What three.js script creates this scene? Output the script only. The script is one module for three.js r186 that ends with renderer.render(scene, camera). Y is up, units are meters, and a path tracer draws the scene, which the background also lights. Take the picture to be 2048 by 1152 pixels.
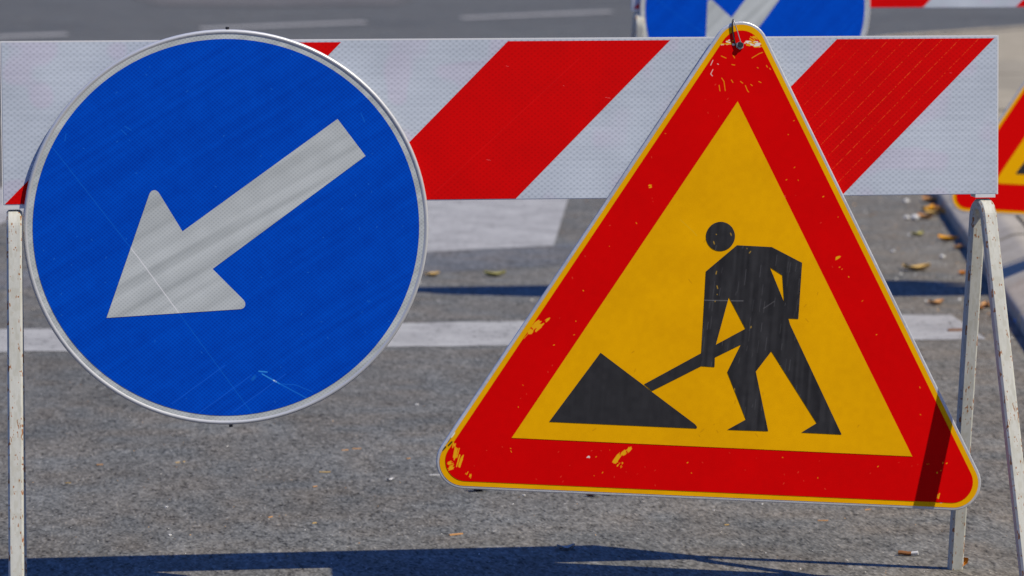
import * as THREE from 'three';
import { mergeGeometries } from 'three/addons/utils/BufferGeometryUtils.js';

// ------------------------------------------------------------------ camera, sky, sun, exposure
const scene = new THREE.Scene();
const camera = new THREE.PerspectiveCamera(8.74, 16 / 9, 0.1, 600);
camera.position.set(0.0476, 1.0749, 5.5969);
camera.rotation.order = 'YXZ';
camera.rotation.set(-0.1063, -0.1263, -0.0009);
camera.focus = 5.62;
camera.userData.fStop = 9;

const renderer = new THREE.WebGLRenderer({ antialias: true });
renderer.setSize(1024, 576);
renderer.toneMapping = THREE.LinearToneMapping;
renderer.toneMappingExposure = 1.3;
renderer.shadowMap.enabled = true;

const SUN = new THREE.Vector3(0.6564, 1, 0.4734).normalize();
const sun = new THREE.DirectionalLight(new THREE.Color(1.0, 0.9, 0.68), 4);
sun.target.position.set(1, 0, -3);
sun.position.copy(SUN).multiplyScalar(20).add(sun.target.position);
sun.castShadow = true;
sun.shadow.radius = 1;
sun.shadow.mapSize.set(4096, 4096);
Object.assign(sun.shadow.camera, { left: -12, right: 12, top: 12, bottom: -12, near: 0.5, far: 60 });
scene.add(sun, sun.target);

{ // clear deep blue sky, paler towards the horizon
  const w = 256, h = 128, d = new Float32Array(w * h * 4);
  for (let j = 0; j < h; j++) for (let i = 0; i < w; i++) {
    const el = ((j + 0.5) / h - 0.5) * Math.PI, t = Math.pow(1 - Math.max(0, Math.sin(el)), 3.5), k = (j * w + i) * 4;
    d[k] = 0.045 + 0.11 * t; d[k + 1] = 0.13 + 0.08 * t; d[k + 2] = 0.46 - 0.17 * t; d[k + 3] = 1;
  }
  const sky = new THREE.DataTexture(d, w, h, THREE.RGBAFormat, THREE.FloatType);
  sky.mapping = THREE.EquirectangularReflectionMapping;
  sky.magFilter = THREE.LinearFilter; sky.needsUpdate = true;
  scene.background = sky; scene.environment = sky;
}

// ------------------------------------------------------------------ helpers
function rng(seed) { let a = seed >>> 0; return () => { a = (a + 0x6D2B79F5) | 0; let t = Math.imul(a ^ (a >>> 15), 1 | a); t = (t + Math.imul(t ^ (t >>> 7), 61 | t)) ^ t; return ((t ^ (t >>> 14)) >>> 0) / 4294967296; }; }
function lattice(n, m, seed) { const r = rng(seed), a = new Float32Array(n * m); for (let i = 0; i < a.length; i++) a[i] = r(); return { n, m, a }; }
function lat(L, u, v) { // tileable smooth value noise, u and v in 0..1
  let x = u * L.n, y = v * L.m; const x0 = Math.floor(x), y0 = Math.floor(y); let fx = x - x0, fy = y - y0;
  fx = fx * fx * (3 - 2 * fx); fy = fy * fy * (3 - 2 * fy);
  const i0 = ((x0 % L.n) + L.n) % L.n, i1 = (i0 + 1) % L.n, j0 = ((y0 % L.m) + L.m) % L.m, j1 = (j0 + 1) % L.m;
  return (L.a[j0 * L.n + i0] * (1 - fx) + L.a[j0 * L.n + i1] * fx) * (1 - fy) + (L.a[j1 * L.n + i0] * (1 - fx) + L.a[j1 * L.n + i1] * fx) * fy;
}
const clamp = (x, a = 0, b = 1) => Math.min(b, Math.max(a, x));
const smooth = (a, b, x) => { const t = clamp((x - a) / (b - a)); return t * t * (3 - 2 * t); };
function pixels(w, h, f, srgb = true) { // f(u, v from the bottom, i, j) -> [r, g, b] in 0..255
  const d = new Uint8Array(w * h * 4);
  for (let j = 0; j < h; j++) for (let i = 0; i < w; i++) { const c = f((i + 0.5) / w, (j + 0.5) / h, i, j), k = (j * w + i) * 4; d[k] = clamp(c[0], 0, 255); d[k + 1] = clamp(c[1], 0, 255); d[k + 2] = clamp(c[2], 0, 255); d[k + 3] = 255; }
  return finish(new THREE.DataTexture(d, w, h, THREE.RGBAFormat), srgb);
}
function finish(t, srgb = true) {
  t.wrapS = t.wrapT = THREE.RepeatWrapping; t.magFilter = THREE.LinearFilter; t.minFilter = THREE.LinearMipmapLinearFilter;
  if (srgb) t.colorSpace = THREE.SRGBColorSpace; t.needsUpdate = true; return t;
}
const std = (o) => new THREE.MeshPhysicalMaterial(o);
function mesh(name, geometry, material, parent = scene, kind) {
  const m = new THREE.Mesh(geometry, material); m.name = name; m.castShadow = m.receiveShadow = true; parent.add(m);
  if (kind) m.userData.kind = kind; return m;
}
function group(name, parent = scene) { const g = new THREE.Group(); g.name = name; parent.add(g); return g; }
function tag(o, label, category, grp) { o.userData.label = label; o.userData.category = category; if (grp) o.userData.group = grp; return o; }
function poly(points) { const s = new THREE.Shape(); points.forEach(([x, y], i) => (i ? s.lineTo(x, y) : s.moveTo(x, y))); s.closePath(); return s; }
function planarUV(g, x0, y0, w, h) { const p = g.attributes.position, uv = new Float32Array(p.count * 2); for (let i = 0; i < p.count; i++) { uv[i * 2] = (p.getX(i) - x0) / w; uv[i * 2 + 1] = (p.getY(i) - y0) / h; } g.setAttribute('uv', new THREE.BufferAttribute(uv, 2)); return g; }
function flat(points, y, us = 1, vs = 1) { // horizontal sheet from [x, z] corners, uv = x / us, z / vs
  const g = new THREE.ShapeGeometry(poly(points.map(([x, z]) => [x, -z]))); g.rotateX(-Math.PI / 2); g.translate(0, y, 0);
  const p = g.attributes.position, uv = new Float32Array(p.count * 2); for (let i = 0; i < p.count; i++) { uv[i * 2] = p.getX(i) / us; uv[i * 2 + 1] = p.getZ(i) / vs; }
  g.setAttribute('uv', new THREE.BufferAttribute(uv, 2)); return g;
}

// ------------------------------------------------------------------ ground textures
const TX = 2.6, TZ = 5.2; // one tile of asphalt in metres
let asphaltMap, asphaltBump;
{
  const N = 2048, r = rng(11);
  const l1 = lattice(860, 520, 1), l2 = lattice(430, 270, 2), l3 = lattice(160, 256, 3), l4 = lattice(26, 40, 4), l5 = lattice(7, 11, 5), tint = lattice(40, 60, 6);
  const H = new Uint8Array(N * N * 4), C = new Uint8Array(N * N * 4);
  for (let j = 0; j < N; j++) for (let i = 0; i < N; i++) {
    const u = i / N, v = j / N, k = (j * N + i) * 4;
    const n0 = r(), a = lat(l1, u, v), b = lat(l2, u, v), c = lat(l3, u, v), d = lat(l4, u, v), e = lat(l5, u, v), t = lat(tint, u, v);
    const stone = 0.2 * n0 + 0.48 * a + 0.32 * b;                      // aggregate
    let g = 93 + 80 * (stone - 0.5) + 12 * (c - 0.5) + 12 * (d - 0.5) + 9 * (e - 0.5);
    const pit = smooth(0.30, 0.12, stone); g -= 28 * pit;
    let rr = g + 1 + 5 * (t - 0.5), gg = g, bb = g - 3 - 5 * (t - 0.5);
    const s = a * 0.6 + n0 * 0.4;
    if (s > 0.93) { const q = 34 + 30 * r(); rr += q; gg += q; bb += q * 0.95; }        // pale stones
    else if (s > 0.905 && c > 0.5) { rr += 34; gg += 19; bb += 4; }                       // tan stones
    C[k] = clamp(rr, 0, 255); C[k + 1] = clamp(gg, 0, 255); C[k + 2] = clamp(bb, 0, 255); C[k + 3] = 255;
    const hh = clamp(120 + 190 * (stone - 0.5) - 60 * pit + 16 * (c - 0.5), 0, 255); H[k] = H[k + 1] = H[k + 2] = hh; H[k + 3] = 255;
  }
  asphaltMap = finish(new THREE.DataTexture(C, N, N, THREE.RGBAFormat)); asphaltBump = finish(new THREE.DataTexture(H, N, N, THREE.RGBAFormat), false);
}
const M = {};
M.asphalt = std({ map: asphaltMap, bumpMap: asphaltBump, bumpScale: 0.0022, roughness: 0.92, specularIntensity: 0.4, vertexColors: true });
M.patch = std({ map: asphaltMap, bumpMap: asphaltBump, bumpScale: 0.0012, roughness: 0.85, color: new THREE.Color(0.98, 1.02, 1.14), specularIntensity: 0.4 });
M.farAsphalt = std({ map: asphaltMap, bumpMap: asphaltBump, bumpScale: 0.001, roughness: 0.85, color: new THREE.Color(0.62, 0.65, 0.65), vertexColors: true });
M.darkPatch = std({ map: asphaltMap, roughness: 0.9, color: new THREE.Color(0.80, 0.78, 0.80) });
{
  const a = lattice(256, 256, 21), b = lattice(64, 64, 22), c = lattice(14, 14, 23), r = rng(24);
  const map = pixels(1024, 1024, (u, v) => { const n = 0.45 * lat(a, u, v) + 0.35 * lat(b, u, v) + 0.2 * r(), w = lat(b, u, v) * 0.5 + lat(a, u, v) * 0.5; let g = 196 + 34 * (n - 0.5) + 22 * (lat(c, u, v) - 0.5); g -= 70 * smooth(0.30, 0.16, w) ; return [g, g, g + 1]; });
  const bump = pixels(512, 512, (u, v) => { const g = 128 + 150 * (0.5 * lat(a, u, v) + 0.5 * r() - 0.5); return [g, g, g]; }, false);
  M.roadPaint = std({ color: new THREE.Color(0.56, 0.56, 0.55), map, bumpMap: bump, bumpScale: 0.0015, roughness: 0.85, specularIntensity: 0.4 });
  M.wornPaint = std({ map, bumpMap: bump, bumpScale: 0.0015, roughness: 0.9, specularIntensity: 0.4, color: new THREE.Color(0.55, 0.55, 0.55) });
}
function concrete(seed, base) {
  const a = lattice(300, 300, seed), b = lattice(50, 50, seed + 1), c = lattice(9, 9, seed + 2), r = rng(seed + 3);
  return pixels(512, 512, (u, v) => { const n = 0.4 * lat(a, u, v) + 0.3 * lat(b, u, v) + 0.3 * r(); const g = 34 * (n - 0.5) + 18 * (lat(c, u, v) - 0.5); return [base[0] + g, base[1] + g, base[2] + g]; });
}
M.slab = std({ map: concrete(31, [148, 140, 123]), roughness: 0.9, specularIntensity: 0.4 });
M.slabB = std({ map: concrete(41, [141, 134, 119]), roughness: 0.9, specularIntensity: 0.4 });
M.kerb = std({ map: concrete(51, [158, 151, 140]), roughness: 0.9, specularIntensity: 0.4 });
M.bed = std({ map: concrete(61, [92, 90, 88]), roughness: 1, specularIntensity: 0.2 });

// ------------------------------------------------------------------ ground
const KU = [0.1829, -0.9831], KW = [0.9831, 0.1829]; // along the kerb (away) and across the pavement
const kerbX = (z) => 2.42 - 0.186 * (z + 3.279);
{
  const g = new THREE.PlaneGeometry(300, 300, 1, 1); g.rotateX(-Math.PI / 2); // far ground
  const fine = new THREE.PlaneGeometry(16, 26, 160, 260); fine.rotateX(-Math.PI / 2); fine.translate(2, 0, -5);
  const w1 = lattice(23, 37, 71), w2 = lattice(70, 110, 72);
  for (const q of [g, fine]) {
    const p = q.attributes.position, col = new Float32Array(p.count * 3), uv = new Float32Array(p.count * 2);
    for (let i = 0; i < p.count; i++) {
      const x = p.getX(i), z = p.getZ(i); uv[i * 2] = x / TX; uv[i * 2 + 1] = z / TZ;
      let k = 1, dust = 0;
      if (q === fine) { const n = lat(w1, x / 16, z / 26) * 0.6 + lat(w2, x / 16, z / 26) * 0.4; k = 1.02 + 0.22 * (n - 0.5); dust = clamp(smooth(1.3, 0.1, kerbX(z) - x) * (0.55 + 0.9 * (lat(w2, x / 16 + 0.3, z / 26) - 0.2))); } // tan grit blown against the kerb
      col[i * 3] = k * (1 + 0.26 * dust); col[i * 3 + 1] = k * (1 + 0.18 * dust); col[i * 3 + 2] = k * (1 + 0.06 * dust);
    }
    q.setAttribute('color', new THREE.BufferAttribute(col, 3)); q.setAttribute('uv', new THREE.BufferAttribute(uv, 2));
  }
  mesh('ground', g.translate(0, -0.01, 0), M.asphalt, scene, 'structure');
  mesh('road', fine, M.asphalt, scene, 'structure');
}
{ // the carriageway beyond, same asphalt texture in a darker tone
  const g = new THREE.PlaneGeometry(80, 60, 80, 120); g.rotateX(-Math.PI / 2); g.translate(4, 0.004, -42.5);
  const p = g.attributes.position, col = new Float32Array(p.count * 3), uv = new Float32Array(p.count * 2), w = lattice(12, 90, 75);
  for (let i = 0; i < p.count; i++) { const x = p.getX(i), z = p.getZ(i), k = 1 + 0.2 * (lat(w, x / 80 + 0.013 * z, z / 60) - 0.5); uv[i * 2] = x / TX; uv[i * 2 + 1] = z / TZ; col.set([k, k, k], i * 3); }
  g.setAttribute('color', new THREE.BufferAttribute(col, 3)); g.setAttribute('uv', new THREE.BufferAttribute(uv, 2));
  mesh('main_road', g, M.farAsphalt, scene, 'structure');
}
mesh('asphalt_patch', flat([[-3, -4.3], [-0.01, -4.55], [1.12, -4.8], [1.5, -4.97], [2.3, -5.2], [2.35, -5.95], [1.6, -5.6], [0, -5.05], [-3, -4.75]], 0.001, TX, TZ), M.patch, scene, 'structure');
mesh('asphalt_patch_001', flat([[1.2, -28.6], [2.2, -28.1], [3.3, -28.4], [3.6, -29.6], [3.2, -31], [1.0, -31]], 0.009, TX, TZ), M.darkPatch, scene, 'structure');
{ // stop line, its edges a little ragged
  const r = rng(81), top = [], bot = [];
  for (let i = 0; i <= 160; i++) { const x = -4 + i * 6.36 / 160; top.push([x, -3.612 + 0.012 * (r() - 0.5)]); bot.push([x, -3.155 + 0.024 * (x > 0 ? x : 0) + 0.012 * (r() - 0.5)]); }
  top[160][0] = 2.33; bot[160][0] = 2.29;
  mesh('stop_line', flat([...bot, ...top.reverse()], 0.0015, 1.1, 1.1), M.roadPaint, scene, 'structure');
}
{
  const z = group('zebra_crossing'); z.userData.kind = 'structure';
  const near = (x) => -4.98 - 0.36 * x;
  for (const right of [-1.36, -0.34, 0.58, 1.59, 2.55]) {
    const l = right - 0.56, n0 = near(l), n1 = near(right);
    mesh('crossing_stripe', flat([[l, n0], [right, n1], [right + 0.168 * 3.2, n1 - 3.2], [l + 0.168 * 3.2, n0 - 3.2]], 0.0022, 0.9, 0.9), M.wornPaint, z);
  }
}
{
  const l = group('lane_line'); l.userData.kind = 'structure';
  for (const [x0, z0, x1, z1] of [[-0.9, -21.0, 0.3, -22.0], [1.3, -22.9, 2.66, -24.1], [3.5, -24.9, 4.95, -26.25], [5.9, -27.1, 7.3, -28.4]])
    mesh('lane_dash', flat([[x0, z0 + 0.2], [x1, z1 + 0.2], [x1, z1 - 0.18], [x0, z0 - 0.18]], 0.009, 1.3, 1.3), M.wornPaint, l);
}
{ // kerb stones and pavement slabs
  const KH = 0.085, path = [];
  for (let z = 3; z > -17.9; z -= 0.8 * 0.9831) path.push([kerbX(z), z, Math.atan2(-KU[0], -KU[1])]);
  let [px, pz] = path[path.length - 1]; let a = Math.atan2(KU[0], -KU[1]);
  for (let i = 0; i < 22; i++) { px += 0.8 * Math.sin(a); pz -= 0.8 * Math.cos(a); a = Math.min(0.69, a + 0.28); path.push([px, pz, 0]); }
  const kerb = group('kerb'); kerb.userData.kind = 'structure';
  const prof = new THREE.Shape(); // x across, y up
  prof.moveTo(0, -0.05); prof.lineTo(0, 0.034); prof.quadraticCurveTo(0.001, 0.04, 0.012, 0.045); prof.lineTo(0.095, 0.08); prof.quadraticCurveTo(0.108, 0.085, 0.12, KH); prof.lineTo(0.15, KH); prof.lineTo(0.15, -0.05); prof.closePath();
  const stone = new THREE.ExtrudeGeometry(prof, { depth: 0.788, bevelEnabled: false, curveSegments: 4 }); // runs along +z, road side at x = 0
  { const p = stone.attributes.position, uv = new Float32Array(p.count * 2); for (let i = 0; i < p.count; i++) { uv[i * 2] = (p.getX(i) + p.getY(i)) / 0.8; uv[i * 2 + 1] = p.getZ(i) / 0.8; } stone.setAttribute('uv', new THREE.BufferAttribute(uv, 2)); }
  const r = rng(91);
  for (let i = 0; i + 1 < path.length; i++) {
    const [x, z] = path[i + 1], [x2, z2] = path[i]; const s = mesh('kerb_stone', stone, M.kerb, kerb);
    s.position.set(x, 0.004 * (r() - 0.5), z); s.rotation.y = Math.atan2(x2 - x, z2 - z);
  }
  const side = group('sidewalk'); side.userData.kind = 'structure';
  const inner = path.map(([x, z]) => [x + 0.13, z + 0.02]);
  mesh('bed', flat([...inner, [30, -34], [30, 3]], 0.073, 0.6, 0.6), M.bed, side);
  const box = new THREE.BoxGeometry(1.19, 0.09, 1.58), uvp = box.attributes.uv; for (let i = 0; i < uvp.count; i++) uvp.setXY(i, uvp.getX(i) * 1.5, uvp.getY(i) * 2);
  let along = -1.1;
  for (let n = 0; n < 11; n++) {
    for (let c = 0; c < 5; c++) {
      const m = mesh('paving_slab', box, (n * 7 + c * 3) % 4 < 2 ? M.slab : M.slabB, side);
      const o = 0.15 + 0.008 + 0.6 + c * 1.2, bz = 0 - along;
      m.position.set(kerbX(bz) + KW[0] * o, 0.0395 + 0.003 * (r() - 0.5), bz + KW[1] * o); m.rotation.y = Math.atan2(-KU[0], -KU[1]);
    }
    along += 1.6 * 0.9831 + (n === 7 ? 0.16 : 0);
  }
  mesh('far_paving', flat([[kerbX(-15.55) + 0.16, -15.5], [kerbX(-17.8) + 0.16, -17.85], [7.0, -20.1], [10.25, -24], [30, -47.6], [30, -10.95]], 0.0845, 0.6, 0.6), M.slab, side);
}

// ------------------------------------------------------------------ materials of the barriers and signs
const cell = (x, y, p, q) => Math.cos(2 * Math.PI * x / p) * Math.cos(2 * Math.PI * y / q); // staggered prism cells of the sheeting
const BL = 1.5063, BH = 0.2419;
{
  const a = lattice(40, 7, 101), b = lattice(110, 19, 102), c = lattice(14, 3, 103), w = 2048, h = 330, r = rng(104);
  const streak = lattice(24, 120, 105);
  const white = pixels(w, h, (u, v) => {
    const x = u * BL, y = v * BH, n = 0.55 * lat(c, u, v) + 0.3 * lat(a, u, v) + 0.15 * lat(b, u, v);
    const k = cell(x, y, 0.0098, 0.0078), st = lat(streak, u, v) - 0.5;
    let g = 190 - 13 * smooth(0.1, 0.9, -k) + 5 * k + 22 * (n - 0.5) + 9 * st + 4 * (r() - 0.5);
    const lav = smooth(0.5, 0.72, lat(a, u + 0.31, v + 0.2)) * 8;
    return [g - 7 + lav * 0.5, g + 2 - lav * 0.45, g + 15];
  });
  const red = pixels(w, h, (u, v) => { const x = u * BL, y = v * BH, k = cell(x, y, 0.0098, 0.0078), n = lat(a, u, v) * 0.5 + lat(b, u, v) * 0.5; return [206 - 15 * smooth(0.1, 0.9, -k) + 12 * (n - 0.5) + 3 * r(), 6, 8]; });
  { // cracks in the film of the end stripe and a few scuffs
    const d = red.image.data, put = (x, y, al, col) => { const i = Math.round(x / BL * w), j = Math.round(y / BH * h); if (i < 0 || j < 0 || i >= w || j >= h) return; const k = (j * w + i) * 4; for (let q = 0; q < 3; q++) d[k + q] += (col[q] - d[k + q]) * al; };
    const gap = lattice(400, 1, 106);
    [1.275, 1.305, 1.337, 1.362, 1.392, 1.42, 1.447, 1.476].forEach((x0, n) => {
      const str = [0.25, 0.3, 0.45, 0.42, 0.6, 0.75, 0.65, 0.5][n];
      for (let t = 0; t < 1; t += 0.0012) { const al = str * smooth(0.25, 0.75, lat(gap, t * 0.7 + n * 0.13, 0)); for (const o of [0, 0.0005]) put(x0 - 0.24 * t + o, 0.238 * (1 - t), al, [228, 84, 30]); }
    });
    for (const [x, y, L] of [[0.9, 0.152, 0.008], [0.836, 0.17, 0.002], [1.43, 0.185, 0.003], [0.72, 0.06, 0.006], [0.75, 0.2, 0.004], [0.945, 0.1, 0.003]]) for (let t = 0; t < L; t += 0.0004) put(x + t, y - 0.2 * t, 0.6, [235, 120, 120]);
    for (let t = 0; t < 1; t += 0.001) put(0.86 - 0.22 * t, 0.21 - 0.2 * t, 0.2, [232, 40, 40]);
  }
  M.boardWhite = std({ map: white, roughness: 0.5, specularIntensity: 0.5 });
  M.boardRed = std({ map: red, roughness: 0.55, specularIntensity: 0.08 });
}
M.edge = std({ color: new THREE.Color(0.62, 0.63, 0.65), roughness: 0.5 });
M.alu = std({ map: concrete(111, [196, 198, 202]), roughness: 0.42, metalness: 0.35 });
M.darkMetal = std({ color: new THREE.Color(0.03, 0.03, 0.035), roughness: 0.5, metalness: 0.4 });
M.steel = std({ color: new THREE.Color(0.42, 0.41, 0.4), roughness: 0.45, metalness: 0.7 });
{ // painted tube with chipped, rusty edges; u runs round the section, v along it
  const a = lattice(24, 160, 121), b = lattice(64, 420, 122), c = lattice(8, 30, 123), r = rng(124);
  const map = pixels(256, 2048, (u, v) => {
    const e = Math.min(...[0, 0.25, 0.5, 0.75, 1].map((q) => Math.abs(u - q))), n = 0.5 * lat(a, u, v) + 0.5 * lat(b, u, v), dirt = lat(c, u, v);
    let g = 182 + 12 * (n - 0.5) + 14 * (dirt - 0.5) + 5 * (r() - 0.5), col = [g - 1, g, g - 6];
    const rust = smooth(0.74, 0.80, n + 0.13 * smooth(0.035, 0.004, e) - 0.02) ;
    const rc = [118 + 40 * r(), 78 + 24 * r(), 50 + 14 * r()];
    const grime = 0.2 * smooth(0.5, 0.75, lat(a, u + 0.4, v + 0.1));
    return col.map((q, i) => q + ([150, 146, 128][i] - q) * grime + (rc[i] - q) * 0.85 * rust);
  });
  M.tube = std({ map, roughness: 0.55, specularIntensity: 0.5 });
}
function filmMap(n, size, f) { return pixels(n, n, (u, v) => f((u - 0.5) * size, (v - 0.5) * size, u, v)); }
const CS = 0.62; // side of the round sign's film map
function stroke(tex, size, pts, width, col, alpha) { // a scratch: worn line in the film
  const d = tex.image.data, n = tex.image.width;
  for (let s = 0; s + 1 < pts.length; s++) {
    const [x0, y0] = pts[s], [x1, y1] = pts[s + 1], L = Math.hypot(x1 - x0, y1 - y0), st = Math.max(1, Math.ceil(L / size * n * 2));
    for (let t = 0; t <= st; t++) {
      const cx = ((x0 + (x1 - x0) * t / st) / size + 0.5) * n, cy = ((y0 + (y1 - y0) * t / st) / size + 0.5) * n, rr = width / size * n / 2;
      for (let j = Math.floor(cy - rr - 1); j <= cy + rr + 1; j++) for (let i = Math.floor(cx - rr - 1); i <= cx + rr + 1; i++) {
        if (i < 0 || j < 0 || i >= n || j >= n) continue; const al = alpha * clamp(rr + 0.6 - Math.hypot(i + 0.5 - cx, j + 0.5 - cy)); const k = (j * n + i) * 4;
        for (let q = 0; q < 3; q++) d[k + q] += (col[q] - d[k + q]) * al;
      }
    }
  }
}
{
  const a = lattice(30, 30, 131), b = lattice(90, 90, 132), r = rng(133), band = lattice(3, 84, 134);
  const bands = (x, y) => { const p = 0.88 * y - 0.47 * x, q = 0.88 * x + 0.47 * y; return lat(band, q / CS + 0.5, p / CS + 0.5) - 0.5; };
  const ring = filmMap(1024, CS, (x, y, u, v) => { const k = cell(x, y, 0.0066, 0.0058), g = 186 - 14 * smooth(0, 0.9, -k) + 4 * k + 26 * bands(x, y) + 8 * (lat(a, u, v) - 0.5) + 3 * (r() - 0.5); return [g - 5, g + 1, g + 3]; });
  const blue = filmMap(1024, CS, (x, y, u, v) => { const k = cell(x, y, 0.0066, 0.0058), q = 1 + 0.09 * k - 0.1 * smooth(0, 0.9, -k) + 0.1 * bands(x, y) + 0.05 * (lat(a, u, v) - 0.5) + 0.05 * (lat(b, u, v) - 0.5); return [0, 72 * q, 190 * (0.4 + 0.6 * q)]; });
  const S = (p, w, c, al) => stroke(blue, CS, p, w, c, al);
  S([[-0.2561, 0.1229], [-0.1295, -0.0455], [0.0353, -0.2792]], 0.0008, [30, 115, 215], 0.3);
  stroke(ring, CS, [[-0.2561, 0.1229], [-0.1295, -0.0455], [0.0353, -0.2792]], 0.0012, [232, 232, 236], 0.4);
  S([[0.05, -0.2191], [0.0768, -0.2347]], 0.0018, [60, 150, 230], 0.35); S([[0.0768, -0.2347], [0.1216, -0.2596]], 0.0016, [30, 115, 215], 0.3);
  S([[0.0768, -0.2347], [0.1, -0.2365], [0.1254, -0.2475]], 0.0012, [30, 110, 215], 0.25); S([[0.045, -0.215], [0.058, -0.2165]], 0.002, [60, 150, 230], 0.3);
  S([[0.04, -0.222], [0.035, -0.228]], 0.005, [40, 120, 210], 0.06); S([[0.067, -0.229], [0.071, -0.2312]], 0.0018, [205, 225, 240], 0.5);
  for (const [x, y] of [[-0.01, -0.255], [0.04, -0.255], [-0.05, -0.24]]) S([[x - 0.035, y - 0.022], [x + 0.045, y + 0.035]], 0.0011, [30, 100, 220], 0.3);
  for (const p of [[[-0.155, 0.148], [-0.147, 0.14]], [[-0.15, 0.153], [-0.14, 0.147]], [[0.2, 0.17], [0.206, 0.156]], [[-0.236, 0.143], [-0.238, 0.132]]]) S(p, 0.0016, [25, 105, 210], 0.2);
  const sp = rng(135); for (let i = 0; i < 70; i++) { const x = (sp() - 0.5) * 0.55, y = (sp() - 0.5) * 0.55; S([[x, y], [x + 0.006 * (sp() - 0.5), y + 0.006 * (sp() - 0.5)]], 0.0009, [60, 130, 220], 0.25); }
  M.ringFilm = std({ map: ring, roughness: 0.5, specularIntensity: 0.4 });
  M.blueFilm = std({ map: blue, roughness: 0.5, specularIntensity: 0.08 });
}
const TS = 1.0; // side of the triangular sign's film map
{
  const a = lattice(20, 20, 141), b = lattice(120, 120, 142), r = rng(143);
  const red = filmMap(1536, TS, (x, y, u, v) => { const n = lat(a, u, v) - 0.5, m = lat(b, u, v) - 0.5; return [210 + 7 * n + 5 * m + 2 * r(), 2, 4]; });
  const yellow = filmMap(1024, TS, (x, y, u, v) => { const n = lat(a, u + 0.2, v) - 0.5, m = lat(b, u, v) - 0.5; const g = 9 * n + 6 * m + 3 * (r() - 0.5); return [229 + g, 167 + g * 0.9, 2]; });
  const black = filmMap(1024, TS, (x, y, u, v) => { const st = lat(b, u * 2, v * 0.15) - 0.5, m = lat(b, u, v) - 0.5; const g = 44 + 16 * st * (x > -0.03 ? 1.2 : 0.3) + 7 * m; return [g, g, g + 3]; });
  const Y = [232, 168, 22], W = [226, 222, 214], sp = rng(144);
  const R = (p, w, c, al) => stroke(red, TS, p, w, c, al);
  const scuff = (cx, cy, L, ang, n, spread, c = Y) => { for (let i = 0; i < n; i++) { const o = (sp() - 0.5) * spread, q = (sp() - 0.5) * spread * 0.6, l = L * (0.15 + 0.5 * sp()), x = cx + o * Math.sin(ang) + q * Math.cos(ang), y = cy - o * Math.cos(ang) + q * Math.sin(ang); R([[x - l * Math.cos(ang) / 2, y - l * Math.sin(ang) / 2], [x + l * Math.cos(ang) / 2 + 0.002 * (sp() - 0.5), y + l * Math.sin(ang) / 2]], 0.0007 + 0.0012 * sp(), c, 0.5 + 0.5 * sp()); } };
  // worn bar round the nail
  for (const [x0, x1] of [[-0.052, -0.012], [0.002, 0.032]]) for (let i = 0; i < 34; i++) { const x = x0 + (x1 - x0) * sp(), y = 0.4385 + 0.0035 * (sp() - 0.5) * 2; R([[x, y], [x + 0.008 * sp(), y + 0.002 * (sp() - 0.5)]], 0.0012 + 0.0012 * sp(), sp() > 0.45 ? W : Y, 0.9); }
  scuff(0.016, 0.446, 0.014, -0.5, 10, 0.012); R([[-0.05, 0.4345], [-0.015, 0.437]], 0.0012, Y, 0.8); R([[0.02, 0.434], [0.038, 0.4375]], 0.0012, Y, 0.7); R([[0.028, 0.4415], [0.05, 0.4405]], 0.001, [225, 70, 60], 0.6);
  // old glue marks below it
  for (const p of [[[-0.03, 0.418], [-0.022, 0.415]], [[-0.042, 0.411], [-0.045, 0.403]], [[-0.041, 0.397], [-0.044, 0.390], [-0.041, 0.387]], [[0.017, 0.4175], [0.028, 0.425], [0.033, 0.427]], [[0.04, 0.436], [0.041, 0.428], [0.038, 0.4255]], [[-0.013, 0.406], [-0.008, 0.4055]], [[-0.027, 0.385], [-0.023, 0.38], [-0.02, 0.366]], [[-0.03, 0.374], [-0.028, 0.365]], [[-0.012, 0.383], [-0.009, 0.379]], [[0.002, 0.3815], [0.006, 0.379]], [[0.01, 0.376], [0.014, 0.368], [0.016, 0.366]], [[0.03, 0.383], [0.034, 0.3815]], [[0.04, 0.408], [0.042, 0.405]], [[0.045, 0.404], [0.047, 0.402]], [[0.026, 0.404], [0.028, 0.403]], [[-0.012, 0.42], [-0.009, 0.416]], [[-0.035, 0.406], [-0.033, 0.405]], [[0.018, 0.378], [0.021, 0.376]]]) R(p, 0.001, sp() > 0.8 ? W : Y, 0.65);
  scuff(-0.2815, -0.0035, 0.024, 0.7, 34, 0.012); scuff(-0.292, -0.0125, 0.012, 0.9, 22, 0.007); R([[-0.301, -0.024], [-0.294, -0.015]], 0.001, Y, 0.6); scuff(-0.268, 0.007, 0.008, 0.8, 6, 0.006);
  scuff(-0.147, -0.2, 0.026, 1.0, 20, 0.006); scuff(-0.137, -0.191, 0.014, 0.9, 12, 0.006); scuff(-0.129, -0.185, 0.013, 0.95, 12, 0.005); scuff(-0.144, -0.206, 0.005, 1.0, 14, 0.016);
  scuff(-0.393, -0.203, 0.03, 1.45, 12, 0.006); scuff(-0.386, -0.214, 0.03, 1.35, 10, 0.005); scuff(-0.4, -0.222, 0.012, 0.4, 14, 0.012); scuff(-0.397, -0.19, 0.02, 1.5, 6, 0.004); scuff(-0.372, -0.236, 0.01, 1.3, 6, 0.01);
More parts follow.
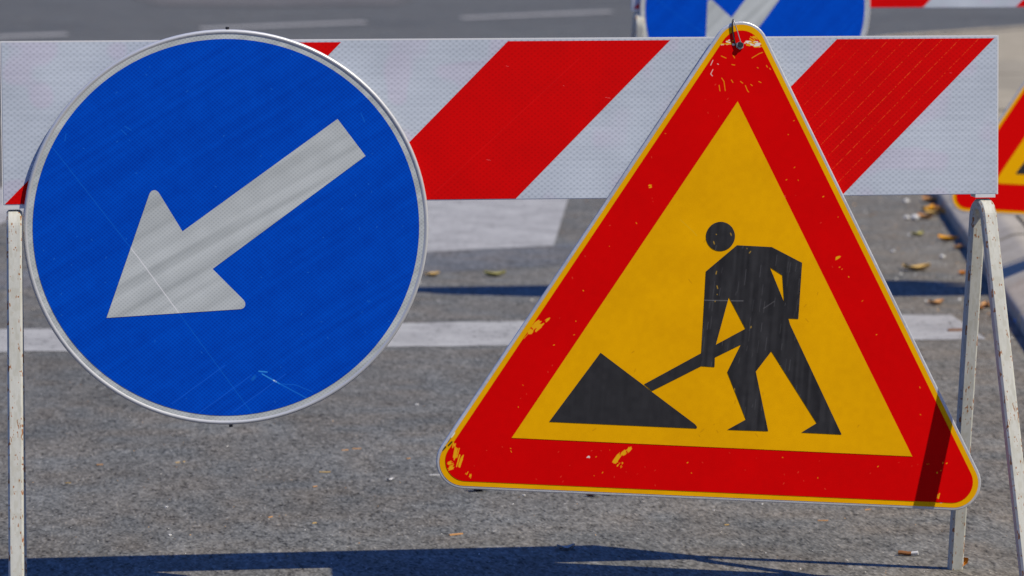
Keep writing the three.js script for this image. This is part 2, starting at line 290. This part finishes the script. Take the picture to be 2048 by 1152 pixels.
  scuff(-0.1245, 0.2166, 0.007, 0.4, 8, 0.005); scuff(0.1709, 0.1237, 0.014, 0.7, 4, 0.004); scuff(0.08, 0.21, 0.022, 0.6, 3, 0.004, [222, 60, 50]); scuff(0.345, -0.19, 0.004, 1.2, 4, 0.05); scuff(0.355, -0.235, 0.014, 1.4, 4, 0.004); scuff(-0.19, -0.2, 0.006, 0.8, 3, 0.004, W);
  for (let i = 0; i < 85; i++) { const t = sp(), side = sp(); let x, y; if (side < 0.55) { x = -0.38 + 0.76 * t; y = -0.18 - 0.06 * sp(); } else { const s = side < 0.8 ? -1 : 1; const q = 0.19 + 0.055 * sp(), m = -0.22 + 0.6 * t; x = s * (0.866 * q + 0.5 * m - 0.05); y = 0.5 * q - 0.866 * m + 0.08; } R([[x, y], [x + 0.004 * (sp() - 0.5), y + 0.005 * (sp() - 0.5)]], 0.0008 + 0.0006 * sp(), sp() > 0.4 ? [224, 60, 40] : Y, 0.3 + 0.4 * sp()); }
  const B = (p, w, c, al) => stroke(black, TS, p, w, c, al);
  for (let i = 0; i < 90; i++) { const x = -0.03 + 0.17 * sp(), y = -0.14 + 0.28 * sp(), l = 0.004 + 0.02 * sp(); B([[x, y], [x + 0.001, y + l]], 0.0007, [92, 92, 96], 0.2 + 0.3 * sp()); }
  for (const [x, y] of [[-0.014, 0.093], [-0.012, 0.071], [-0.011, 0.058], [-0.013, 0.048], [0.045, 0.012], [0.003, 0.152], [-0.022, 0.138], [-0.019, 0.149], [0.03, 0.13], [0.036, 0.126], [0.026, -0.084]]) B([[x, y], [x - 0.002 + 0.004 * sp(), y - 0.006 * sp()]], 0.0011, [196, 152, 50], 0.7);
  B([[-0.03, 0.048], [0.03, 0.05]], 0.0008, [150, 150, 152], 0.45); B([[0.062, 0.04], [0.078, 0.052]], 0.0008, [110, 110, 112], 0.5);
  for (let i = 0; i < 26; i++) { const x = (sp() - 0.5) * 0.5, y = -0.16 + 0.3 * sp(); stroke(yellow, TS, [[x, y], [x + 0.012 * (sp() - 0.5), y + 0.012 * (sp() - 0.5)]], 0.0009, [198, 140, 10], 0.5); }
  stroke(yellow, TS, [[-0.075, 0.168], [-0.055, 0.152], [-0.048, 0.145]], 0.0009, [226, 176, 40], 0.5);
  for (const [x, y] of [[-0.41, -0.19], [-0.414, -0.2], [-0.407, -0.185], [-0.405, -0.192]]) stroke(yellow, TS, [[x, y], [x + 0.005, y + 0.006]], 0.002, [70, 58, 22], 0.7);
  stroke(yellow, TS, [[-0.402, -0.178], [-0.398, -0.172]], 0.004, [220, 220, 215], 0.8); stroke(yellow, TS, [[-0.2, -0.2545], [-0.19, -0.2545]], 0.002, [230, 226, 214], 0.8); stroke(yellow, TS, [[0.36, -0.244], [0.37, -0.24]], 0.004, [225, 222, 215], 0.8);
  for (const [x, y] of [[-0.27, 0.058], [-0.19, 0.2], [-0.148, 0.272], [0.20, 0.19], [0.247, 0.11]]) stroke(yellow, TS, [[x, y], [x + 0.003, y + 0.002]], 0.0018, [215, 212, 205], 0.7);
  M.redFilm = std({ map: red, roughness: 0.5, specularIntensity: 0.08 });
  M.yellowFilm = std({ map: yellow, roughness: 0.5, specularIntensity: 0.08 });
  M.redClean = std({ color: new THREE.Color('rgb(210,3,4)'), roughness: 0.5, specularIntensity: 0.08 }); M.yellowClean = std({ color: new THREE.Color('rgb(229,167,2)'), roughness: 0.5, specularIntensity: 0.08 });
  M.blackFilm = std({ map: black, roughness: 0.5, specularIntensity: 0.4 });
}

// ------------------------------------------------------------------ builders
function sweepTube(path, side, w, t) { // rectangular tube, rounded corners; side = unit vector across, path = centre line
  const cor = [], ch = 0.003;
  for (const [x, y] of [[-w / 2 + ch, -t / 2], [w / 2 - ch, -t / 2], [w / 2, -t / 2 + ch], [w / 2, t / 2 - ch], [w / 2 - ch, t / 2], [-w / 2 + ch, t / 2], [-w / 2, t / 2 - ch], [-w / 2, -t / 2 + ch]]) cor.push([x, y]);
  const U = [0.02, 0.23, 0.27, 0.48, 0.52, 0.73, 0.77, 0.98], pos = [], uv = [], idx = [], n = cor.length; let len = 0;
  path.forEach((p, i) => {
    const a = path[Math.max(0, i - 1)], b = path[Math.min(path.length - 1, i + 1)], tan = b.clone().sub(a).normalize(), nor = new THREE.Vector3().crossVectors(tan, side).normalize();
    if (i) len += p.distanceTo(path[i - 1]);
    for (let k = 0; k <= n; k++) { const [x, y] = cor[k % n], q = p.clone().addScaledVector(side, x).addScaledVector(nor, y); pos.push(q.x, q.y, q.z); uv.push(k === n ? 1.02 : U[k], len / 1.4); }
  });
  for (let i = 0; i + 1 < path.length; i++) for (let k = 0; k < n; k++) { const a = i * (n + 1) + k, b = a + 1, c = a + n + 1, d = c + 1; idx.push(a, c, b, b, c, d); }
  const g = new THREE.BufferGeometry(); g.setAttribute('position', new THREE.Float32BufferAttribute(pos, 3)); g.setAttribute('uv', new THREE.Float32BufferAttribute(uv, 2)); g.setIndex(idx);
  const f = g.toNonIndexed(); f.computeVertexNormals(); return f;
}
function hairpin(parent, x, top, rear, front, material) { // one bent tube: rear foot, arch under the board, front foot; [x, y, z] of the feet
  const dir = new THREE.Vector3(front[0] - rear[0], 0, front[2] - rear[2]).normalize(), side = new THREE.Vector3(dir.z, 0, -dir.x);
  const c = new THREE.Vector3(x, 0, -0.012), R = 0.024, cy = top - 0.012 - R, pts = [];
  const half = (foot, sgn) => { // tangent line from the foot to the arch circle
    const f = new THREE.Vector3(...foot), s = new THREE.Vector3(f.x - c.x, 0, f.z - c.z).dot(dir) * sgn, dy = cy - f.y, L = Math.hypot(s, dy), a = Math.atan2(dy, s), g = Math.acos(R / L), th = -a + g; // direction from the centre to the tangent point
    return { f, th };
  };
  const A = half(rear, -1), B = half(front, 1);
  const arch = (sgn, th) => new THREE.Vector3(c.x + dir.x * sgn * R * Math.cos(th), cy + R * Math.sin(th), c.z + dir.z * sgn * R * Math.cos(th));
  const ta = arch(-1, A.th), tb = arch(1, B.th);
  const skew = (p, foot, t0) => { const k = clamp((t0.y - p.y) / (t0.y - foot.y)), e = new THREE.Vector3().copy(foot).sub(t0); return t0.clone().addScaledVector(e, k); };
  for (let i = 0; i <= 12; i++) { const p = A.f.clone().lerp(ta, i / 12); pts.push(p); }
  for (let i = 1; i < 20; i++) { const t = i / 20; let ang; if (t < 0.5) { ang = A.th + (Math.PI / 2 - A.th) * t * 2; pts.push(arch(-1, ang)); } else { ang = Math.PI / 2 + (B.th - Math.PI / 2) * (t - 0.5) * 2; pts.push(arch(1, ang)); } }
  for (let i = 0; i <= 12; i++) pts.push(tb.clone().lerp(B.f, i / 12));
  return mesh('leg_frame', sweepTube(pts, side, 0.0225, 0.017), material, parent);
}
function makeBarrier(name, { H, tilt, stripes, feet }) {
  const o = group(name), D = 0.028; // board and its stripes hang in a tilted frame, so build them in place
  const place = (g) => { g.rotateX(-tilt); g.translate(0, H, 0); return g; };
  // folded sheet: front, top and bottom returns, end returns
  const bx = (x0, x1, y0, y1, z0, z1) => { const b = new THREE.BoxGeometry(x1 - x0, y1 - y0, z1 - z0).toNonIndexed(); b.translate((x0 + x1) / 2, (y0 + y1) / 2, (z0 + z1) / 2); return b; };
  const boardG = mergeGeometries([bx(0, BL, 0, BH, -0.002, 0), bx(0, BL, BH - 0.002, BH, -D, -0.0022), bx(0, BL, 0, 0.002, -D, -0.0022), bx(0, 0.002, 0.0022, BH - 0.0022, -D, -0.0022), bx(BL - 0.002, BL, 0.0022, BH - 0.0022, -D, -0.0022)]);
  const board = mesh('board', place(boardG), M.edge, o);
  const film = new THREE.ShapeGeometry(poly([[0.002, 0.001], [BL - 0.002, 0.001], [BL - 0.002, BH - 0.002], [0.002, BH - 0.002]])); planarUV(film, 0, 0, BL, BH); film.translate(0, 0, 0.0005); mesh('white_film', place(film), M.boardWhite, board);
  for (const [a, b] of stripes) { // [left edge at the bottom, right edge at the bottom]; the bands lean to the right by 45 degrees
    const lo = 0.0015, hi = BH - 0.0045, mx = BL - 0.0025, pts = [], sl = 0.998;
    const cut = (x) => clamp(x, 0.0025, mx);
    const A = a + sl * lo, B = b + sl * lo, C = b + sl * hi, Dd = a + sl * hi;
    pts.push([cut(A), lo]); if (A < 0.0025) pts[0] = [0.0025, Math.max(lo, 0)];
    if (B <= mx) { pts.push([B, lo]); if (C <= mx) pts.push([C, hi]); else { pts.push([mx, (mx - b) / sl]); pts.push([mx, hi]); } } else { pts.push([mx, lo]); pts.push([mx, hi]); }
    if (Dd < mx) { pts.push([Math.max(0.0025, Dd), hi]); if (A < 0.0025) pts.push([0.0025, (0.0025 - a) / sl]); }
    else { pts.pop(); pts.push([mx, (mx - a) / sl]); }
    const g = new THREE.ShapeGeometry(poly(pts)); planarUV(g, 0, 0, BL, BH); g.translate(0, 0, 0.001); mesh('red_stripe', place(g), M.boardRed, board);
  }
  feet.forEach(([x, rear, front]) => {
    const t = new THREE.BoxGeometry(0.031, 0.005, 0.03); t.translate(x, H - 0.0025, -0.0145); mesh('mounting_tab', t, M.edge, o);
    hairpin(o, x, H - 0.0042, rear, front, M.tube);
  });
  return o;
}
function roundSign(name, tiltSign) {
  const o = group(name), SY = 0.98, seg = 128;
  const prof = [[0.02, 0], [0.294, 0], [0.2985, 0.0008], [0.3012, 0.0032], [0.3008, 0.006], [0.2988, 0.0076], [0.2965, 0.0076], [0.2945, 0.0062], [0.293, 0.0058], [0.02, 0.0058], [0.0, 0.0058]].map(([x, y]) => new THREE.Vector2(x, y));
  const p = new THREE.LatheGeometry(prof, seg); p.rotateX(Math.PI / 2); p.scale(1, SY, 1);
  const plate = mesh('plate', p, M.alu, o);
  const disc = (r, z, m, n) => { const g = new THREE.CircleGeometry(r, seg); g.scale(1, SY, 1); planarUV(g, -CS / 2, -CS / 2, CS, CS); g.translate(0, 0, z); return mesh(n, g, m, o); };
  disc(0.2945, 0.0063, M.ringFilm, 'white_border'); disc(0.2868, 0.0068, M.blueFilm, 'blue_field');
  const s = new THREE.Shape(); // arrow pointing down and left, barbs rounded
  s.moveTo(0.1653, 0.1613); s.lineTo(0.2068, 0.1058); s.lineTo(-0.0223, -0.0604); s.lineTo(0.0225, -0.1065);
  s.bezierCurveTo(0.0275, -0.1115, 0.0275, -0.1195, 0.019, -0.1212); s.lineTo(-0.18, -0.1313); s.lineTo(-0.1155, 0.0500); s.bezierCurveTo(-0.113, 0.0592, -0.105, 0.061, -0.1000, 0.0530); s.lineTo(-0.0663, -0.0038); s.closePath();
  const ag = new THREE.ShapeGeometry(s, 8); planarUV(ag, -CS / 2, -CS / 2, CS, CS); ag.translate(0, 0, 0.0073); mesh('arrow', ag, M.ringFilm, o);
  for (const sg of [1, -1]) { const b = new THREE.CylinderGeometry(0.0028, 0.0028, 0.006, 10); b.translate(0.003, sg * (0.3012 * SY + 0.0005), 0.003); mesh('rivet', b, M.darkMetal, o); }
  // the hook bar by which the sign hangs from the board
  return o;
}
function roundedTriangle(rho, r) { // centred triangle of inradius rho with rounded corners
  const s = new THREE.Shape(), d = (rho - r) * 2; let first = true;
  for (const a of [90, 210, 330]) { const cx = d * Math.cos(a * Math.PI / 180), cy = d * Math.sin(a * Math.PI / 180); for (let i = 0; i <= 14; i++) { const t = (a - 60 + 120 * i / 14) * Math.PI / 180, x = cx + r * Math.cos(t), y = (cy + r * Math.sin(t)) * 0.982; first ? s.moveTo(x, y) : s.lineTo(x, y); first = false; } }
  s.closePath(); return s;
}
const INNER = [[0, 0.3513], [-0.3098, -0.1756], [0.3098, -0.1756]];
function triangleSign(name, detail) {
  const red = detail ? M.redFilm : M.redClean, yellow = detail ? M.yellowFilm : M.yellowClean; // the farther sign is unscratched
  const o = group(name), film = (n, shape, z, m) => { const g = new THREE.ShapeGeometry(shape, 10); planarUV(g, -TS / 2, -TS / 2, TS, TS); g.translate(0, 0, z); return mesh(n, g, m, o); };
  const pg = new THREE.ExtrudeGeometry(roundedTriangle(0.2595, 0.041), { depth: 0.0032, bevelEnabled: true, bevelThickness: 0.0016, bevelSize: 0.0022, bevelOffset: -0.0002, bevelSegments: 3 }); pg.translate(0, 0, 0.0016);
  planarUV(pg, -0.5, -0.5, 1, 1); mesh('plate', pg, M.alu, o);
  film('yellow_border', roundedTriangle(0.2568, 0.038), 0.0069, yellow);
  film('red_border', roundedTriangle(0.2492, 0.032), 0.0074, red);
  film('yellow_field', poly(INNER), 0.0079, yellow);
  film('spoil_heap_symbol', poly([[-0.1831, -0.0396], [-0.1149, -0.0852], [-0.1013, -0.0948], [-0.031, -0.1415], [-0.0275, -0.1455], [-0.0278, -0.148], [-0.2544, -0.1483]]), 0.0084, M.blackFilm);
  const fig = poly([[0.0142, 0.134], [0.0681, 0.1341], [0.1165, 0.1126], [0.1169, 0.0269], [0.1014, 0.027], [0.1049, 0.0174], [0.1971, -0.1469], [0.1343, -0.1467], [0.157, -0.1312], [0.0789, -0.0245], [0.0571, -0.0568], [0.0828, -0.147], [0.0194, -0.1478], [0.047, -0.1308], [0.0132, -0.0596], [0.0311, -0.0168], [-0.0075, -0.0383], [-0.007, -0.0529], [-0.0274, -0.0524], [-0.1003, -0.094], [-0.1132, -0.0843], [-0.0288, -0.0326], [-0.0305, 0.0919]]);
  for (const hole of [[[0.0075, 0.0546], [0.0364, 0.0079], [-0.0073, -0.0187]], [[0.0672, 0.1033], [0.0874, 0.0922], [0.0932, 0.051]]]) { const h = new THREE.Path(); hole.forEach(([x, y], i) => (i ? h.lineTo(x, y) : h.moveTo(x, y))); h.closePath(); fig.holes.push(h); }
  film('digger_symbol', fig, 0.0084, M.blackFilm);
  const head = new THREE.Shape(); head.absarc(-0.0119, 0.146, 0.0222, 0, Math.PI * 2); film('head_symbol', new THREE.Shape(head.getPoints(40)), 0.0084, M.blackFilm);
  if (detail) {
    const nut = new THREE.CylinderGeometry(0.0062, 0.0062, 0.003, 6); nut.rotateX(Math.PI / 2); nut.translate(-0.0029, 0.4355, 0.0089); mesh('nut', nut, M.steel, o);
    const nail = new THREE.CylinderGeometry(0.0038, 0.0044, 0.004, 14); nail.rotateX(Math.PI / 2); nail.translate(-0.0022, 0.4365, 0.0115); mesh('bolt', nail, M.darkMetal, o);
    const wire = new THREE.CatmullRomCurve3([[-0.0022, 0.44, 0.0118], [-0.0045, 0.4455, 0.0118], [-0.0095, 0.459, 0.0106], [-0.0138, 0.4695, 0.0095], [-0.0145, 0.4735, 0.006], [-0.0145, 0.4715, -0.0035], [-0.015, 0.455, -0.006], [-0.016, 0.42, -0.006]].map((q) => new THREE.Vector3(...q)), false, 'centripetal');
    mesh('hanging_wire', new THREE.TubeGeometry(wire, 48, 0.0008, 7), M.steel, o);
    const wire2 = new THREE.CatmullRomCurve3([[-0.0145, 0.4735, 0.006], [-0.0165, 0.4702, 0.009], [-0.0158, 0.461, 0.0092], [-0.0135, 0.4475, 0.0092], [-0.009, 0.4355, 0.0092], [-0.0055, 0.4315, 0.0096]].map((q) => new THREE.Vector3(...q)), false, 'centripetal');
    mesh('hanging_wire', new THREE.TubeGeometry(wire2, 40, 0.0011, 7), M.darkMetal, o);
  }
  return o;
}

// ------------------------------------------------------------------ the barrier with its two signs
const barrier = makeBarrier('road_barrier', { H: 0.6065, tilt: 0.0347, stripes: [[0.002, 0.266], [0.5165, 0.7625], [1.0185, 1.2625]], feet: [[0.017, [0.016, 0, -0.17], [0.0125, 0, 0.15]], [1.4865, [1.4832, 0, -0.1485], [1.5206, 0, 0.1712]]] });
tag(barrier, 'red and white striped road barrier carrying the whole digger triangle and large blue disc', 'barrier');
const disc1 = roundSign('round_sign');
disc1.position.set(0.3306, 0.5692, 0.0012);
tag(disc1, 'large sharp blue round sign with white diagonal arrow, hung left of the digger triangle', 'traffic sign');
const tri1 = triangleSign('triangular_sign', true);
tri1.position.set(1.077, 0.4013, 0.0016); tri1.rotation.z = -0.0657;
tag(tri1, 'scratched yellow triangular roadworks sign with red border and whole black digger symbol', 'traffic sign');

// ------------------------------------------------------------------ the second barrier by the kerb
const Z2 = -3.95, X2 = 1.5723;
const barrier2 = makeBarrier('road_barrier', { H: 0.7607, tilt: 0.0, stripes: [[0.0, 0.25], [0.508, 0.757], [1.003, 1.25]], feet: [[0.016, [0.016, 0, -0.38], [0.014, 0, -0.14]], [1.4865, [1.4832, 0.085, -0.15], [1.49, 0.085, 0.16]]] });
barrier2.name = 'road_barrier_001'; barrier2.position.set(X2, 0, Z2);
tag(barrier2, 'red and white striped barrier farther off, half on the kerb, behind the sharper one', 'barrier');
const disc2 = roundSign('round_sign_001');
disc2.position.set(1.8885, 0.7612, Z2 + 0.006); disc2.rotation.z = 0.3;
tag(disc2, 'blurred blue round sign with steep white arrow on the barrier behind, partly hidden', 'traffic sign');
const tri2 = triangleSign('triangular_sign_001', false);
tri2.position.set(2.8427, 0.4601, Z2 + 0.0016); tri2.rotation.z = -0.0657;
tag(tri2, 'blurred yellow and red triangular sign above the kerb, its left corner showing', 'traffic sign');

// ------------------------------------------------------------------ litter on the road
const lr = rng(201);
function leafGeometry(L, W, curl, seed) {
  const g = new THREE.PlaneGeometry(1, 1, 8, 5), p = g.attributes.position, r = rng(seed), ph = r() * 6;
  for (let i = 0; i < p.count; i++) { const u = p.getX(i) + 0.5, v = p.getY(i) * 2, w = W / 2 * Math.pow(Math.sin(Math.PI * clamp(u * 0.96 + 0.02)), 0.8) * (1 + 0.15 * Math.sin(9 * u + ph)); p.setXYZ(i, (u - 0.5) * L, 0.0015 + curl * (v * v * 0.7 + (u - 0.5) ** 2 * 2.2) + 0.001 * Math.sin(7 * u + 3 * v + ph), v * w); }
  g.computeVertexNormals(); return g;
}
function chipGeometry(L, W, T, seed) { const g = new THREE.BoxGeometry(L, T, W, 3, 1, 1), p = g.attributes.position, r = rng(seed), bend = (r() - 0.5) * 0.25; for (let i = 0; i < p.count; i++) { const x = p.getX(i) / L; p.setXYZ(i, p.getX(i), p.getY(i) + T / 2, p.getZ(i) * (1 - 0.5 * Math.abs(x)) + bend * L * x * x); } g.computeVertexNormals(); return g; }
const litterMat = (c) => std({ color: new THREE.Color(c), roughness: 0.8, specularIntensity: 0.3 });
const LM = { yellow: litterMat('#d59a2c'), orange: litterMat('#c47a1e'), brown: litterMat('#7d5434'), tan: litterMat('#b98c5e'), white: litterMat('#c4c4c4'), grey: litterMat('#a9a7a4'), dark: litterMat('#2e2724'), green: litterMat('#a6a062'), blue: litterMat('#7d9fd0'), straw: litterMat('#c2a368') };
let seed = 300;
function litter(name, kind, col, x, z, size, turn, label, category, grp, y = 0.0) {
  seed++; const g = kind === 'leaf' ? leafGeometry(size, size * 0.65, size * 0.2, seed) : kind === 'chip' ? chipGeometry(size, size * 0.2, Math.max(0.0015, size * 0.08), seed) : (() => { const q = new THREE.IcosahedronGeometry(size / 2, 1), p = q.attributes.position, h = new Map(); const r = rng(seed); for (let i = 0; i < p.count; i++) { const k = [p.getX(i), p.getY(i), p.getZ(i)].map((s) => s.toFixed(5)).join(); if (!h.has(k)) h.set(k, 0.75 + 0.45 * r()); const s = h.get(k); p.setXYZ(i, p.getX(i) * s, p.getY(i) * s * 0.6 + size * 0.24, p.getZ(i) * s); } q.computeVertexNormals(); return q; })();
  const m = mesh(name, g, LM[col]); m.position.set(x, y, z); m.rotation.y = turn; tag(m, label, category, grp); return m;
}
const used = {}; const nm = (n) => { used[n] = (used[n] ?? -1) + 1; return used[n] ? `${n}_${String(used[n]).padStart(3, '0')}` : n; };
litter(nm('paper_stick'), 'chip', 'white', 0.768, -1.203, 0.02, 0.03, 'thin white stick lying on asphalt at the triangle sign\'s lower corner', 'litter');
litter(nm('paper_scrap'), 'leaf', 'white', 0.681, -1.15, 0.016, 0.3, 'small pale paper scrap on open asphalt between the two front signs', 'litter');
const SL = 'small tan wood sliver lying on the grey asphalt behind the front barrier', SG = 'wood slivers on the asphalt';
for (const [x, z, s, t] of [[0.654, -1.548, 0.017, 0.1], [0.63, -1.532, 0.014, 0.3], [0.571, -1.265, 0.02, -0.2], [0.161, -1.411, 0.012, 0.1], [0.306, -1.417, 0.009, 0.5], [0.318, -1.425, 0.007, 1.1], [0.44, -0.78, 0.012, 0.9], [0.51, -0.71, 0.009, 0.6], [0.74, -1.41, 0.008, 0.4], [1.47, -0.722, 0.012, 0.4], [1.37, -0.62, 0.018, -0.1], [0.54, -1.1, 0.011, 0.7], [0.735, -0.565, 0.026, 0.45], [1.2, -0.6, 0.008, 0.2], [0.1, -1.2, 0.01, -0.3]])
  litter(nm('wood_sliver'), 'chip', lr() > 0.4 ? 'tan' : 'straw', x, z, s, t, SL, 'litter', SG);
const WP = 'tiny white stone lying on the grey asphalt', WG = 'white stones on the road';
for (const [x, z, s] of [[0.83, -2.14, 0.007], [0.267, -0.903, 0.006], [0.263, -0.617, 0.006], [0.9, -0.95, 0.005], [1.55, -0.78, 0.007], [1.3, -0.8, 0.004], [2.851, -6.321, 0.022], [2.87, -6.282, 0.03], [2.659, -5.047, 0.016], [2.554, -5.228, 0.014], [2.996, -6.948, 0.02]])
  litter(nm('white_stone'), 'stone', 'white', x, z, s, lr() * 6, WP, 'stone', WG);
litter(nm('fallen_leaf'), 'leaf', 'dark', 0.824, -1.01, 0.034, -0.3, 'dark curled leaf peeking out below the triangle sign\'s left corner', 'leaf');
litter(nm('fallen_leaf'), 'leaf', 'brown', 1.018, -0.927, 0.024, 0.2, 'brown leaf under the middle of the triangle sign\'s lower edge', 'leaf');
litter(nm('fallen_leaf'), 'leaf', 'dark', 1.05, -0.935, 0.02, 0.5, 'blackish leaf scrap beside the brown leaf under the triangle sign', 'leaf');
litter(nm('fallen_leaf'), 'leaf', 'grey', 0.897, -0.4, 0.03, 0.1, 'grey leaf at the edge of the front barrier\'s shadow', 'leaf');
{ // trodden cigarette end
  const c = group('cigarette_butt'); c.position.set(1.437, 0.0045, -0.272); c.rotation.y = -0.35; tag(c, 'brown and white cigarette butt on asphalt near the rear leg\'s foot', 'litter');
  const f = new THREE.CylinderGeometry(0.0042, 0.0038, 0.021, 10, 4); { const p = f.attributes.position; for (let i = 0; i < p.count; i++) p.setX(i, p.getX(i) + 0.0007 * Math.sin(p.getY(i) * 260)); } f.rotateZ(Math.PI / 2); f.scale(1, 0.85, 1); f.translate(-0.006, 0, 0); f.computeVertexNormals(); mesh('filter', f, LM.brown, c);
  const w = new THREE.CylinderGeometry(0.0032, 0.0041, 0.011, 10); w.rotateZ(Math.PI / 2 + 0.12); w.scale(1, 0.85, 1); w.translate(0.0099, 0.0004, 0); mesh('paper', w, LM.white, c);
}
{ const l = litter(nm('fallen_leaf'), 'leaf', 'orange', 1.501, -0.165, 0.022, 0.9, 'bright orange leaf leaning against the foot of the rear leg', 'leaf'); l.rotation.set(0.7, 0.4, 0.5); l.position.y = 0.005; }
const KL = (c) => `dry ${c} leaf lying in the gutter along the kerb`, KG = (c) => `${c} leaves in the gutter`;
for (const [x, z, s, c] of [[2.984, -6.55, 0.09, 'yellow'], [3.025, -6.544, 0.08, 'tan'], [2.91, -6.313, 0.07, 'tan'], [3.03, -6.4, 0.08, 'yellow'], [2.97, -6.45, 0.06, 'straw'], [2.8, -5.559, 0.07, 'yellow'], [2.436, -3.579, 0.035, 'yellow'], [2.6, -4.57, 0.04, 'orange'], [2.465, -3.769, 0.05, 'tan'], [2.43, -3.72, 0.04, 'orange'], [2.4, -3.66, 0.04, 'tan'], [3.08, -6.95, 0.08, 'tan'], [2.77, -5.3, 0.05, 'tan'], [2.55, -4.2, 0.04, 'straw'], [2.5, -4.7, 0.08, 'straw'], [2.35, -3.85, 0.05, 'tan']])
  litter(nm('fallen_leaf'), 'leaf', c, x, z, s, lr() * 6, KL(c), 'leaf', KG(c));
litter(nm('fallen_leaf'), 'leaf', 'straw', 1.137, -4.728, 0.05, 0.6, 'straw coloured leaf on the smooth strip, beside the round blue sign', 'leaf');
litter(nm('fallen_leaf'), 'leaf', 'green', 1.308, -4.705, 0.06, 0.1, 'pale green leaf on the road between the two front signs', 'leaf');
litter(nm('fallen_leaf'), 'leaf', 'green', 2.748, -5.733, 0.05, 0.5, 'pale green leaf on the road near the gutter, away from the yellow ones', 'leaf');
litter(nm('twig'), 'chip', 'brown', 2.268, -3.268, 0.06, 0.12, 'brown twig lying on the white stop line', 'twig', undefined, 0.0015);
litter(nm('plastic_scrap'), 'stone', 'blue', 2.452, -3.42, 0.022, 0.3, 'small light blue plastic scrap at the foot of the kerb', 'litter');
{ // loose grit, too much to count
  const n = 1500, g = new THREE.TetrahedronGeometry(1, 0); g.scale(1, 0.6, 1);
  const im = new THREE.InstancedMesh(g, std({ color: 0xffffff, roughness: 0.9, specularIntensity: 0.3 }), n); im.name = 'loose_grit'; im.userData.kind = 'stuff'; im.userData.label = 'fine pale and tan grit scattered over the asphalt'; im.userData.category = 'grit';
  im.castShadow = im.receiveShadow = true; const m4 = new THREE.Matrix4(), q = new THREE.Quaternion(), e = new THREE.Euler(), r = rng(401), c = new THREE.Color();
  const cols = ['#8f8d8b', '#a7a5a2', '#c9c8c6', '#b99872', '#8d6b4c', '#4b4744', '#77736f'];
  for (let i = 0; i < n; i++) {
    const near = r() < 0.62; let z = near ? 0.3 - 3.2 * r() : -3 - 5 * r(), x = near ? -0.4 + 2.2 * r() : -0.4 + (kerbX(z) + 0.35) * r();
    if (!near && r() < 0.55) x = kerbX(z) - 0.02 - 0.7 * r() * r();
    const s = (near ? 0.0009 + 0.0016 * r() * r() : 0.002 + 0.005 * r() * r()); e.set(r() * 0.6, r() * 6.28, r() * 0.6); q.setFromEuler(e);
    m4.compose(new THREE.Vector3(x, s * 0.25, z), q, new THREE.Vector3(s * (0.8 + 0.8 * r()), s, s)); im.setMatrixAt(i, m4); im.setColorAt(i, c.set(cols[Math.floor(r() * cols.length)]));
  }
  scene.add(im);
}
renderer.render(scene, camera);
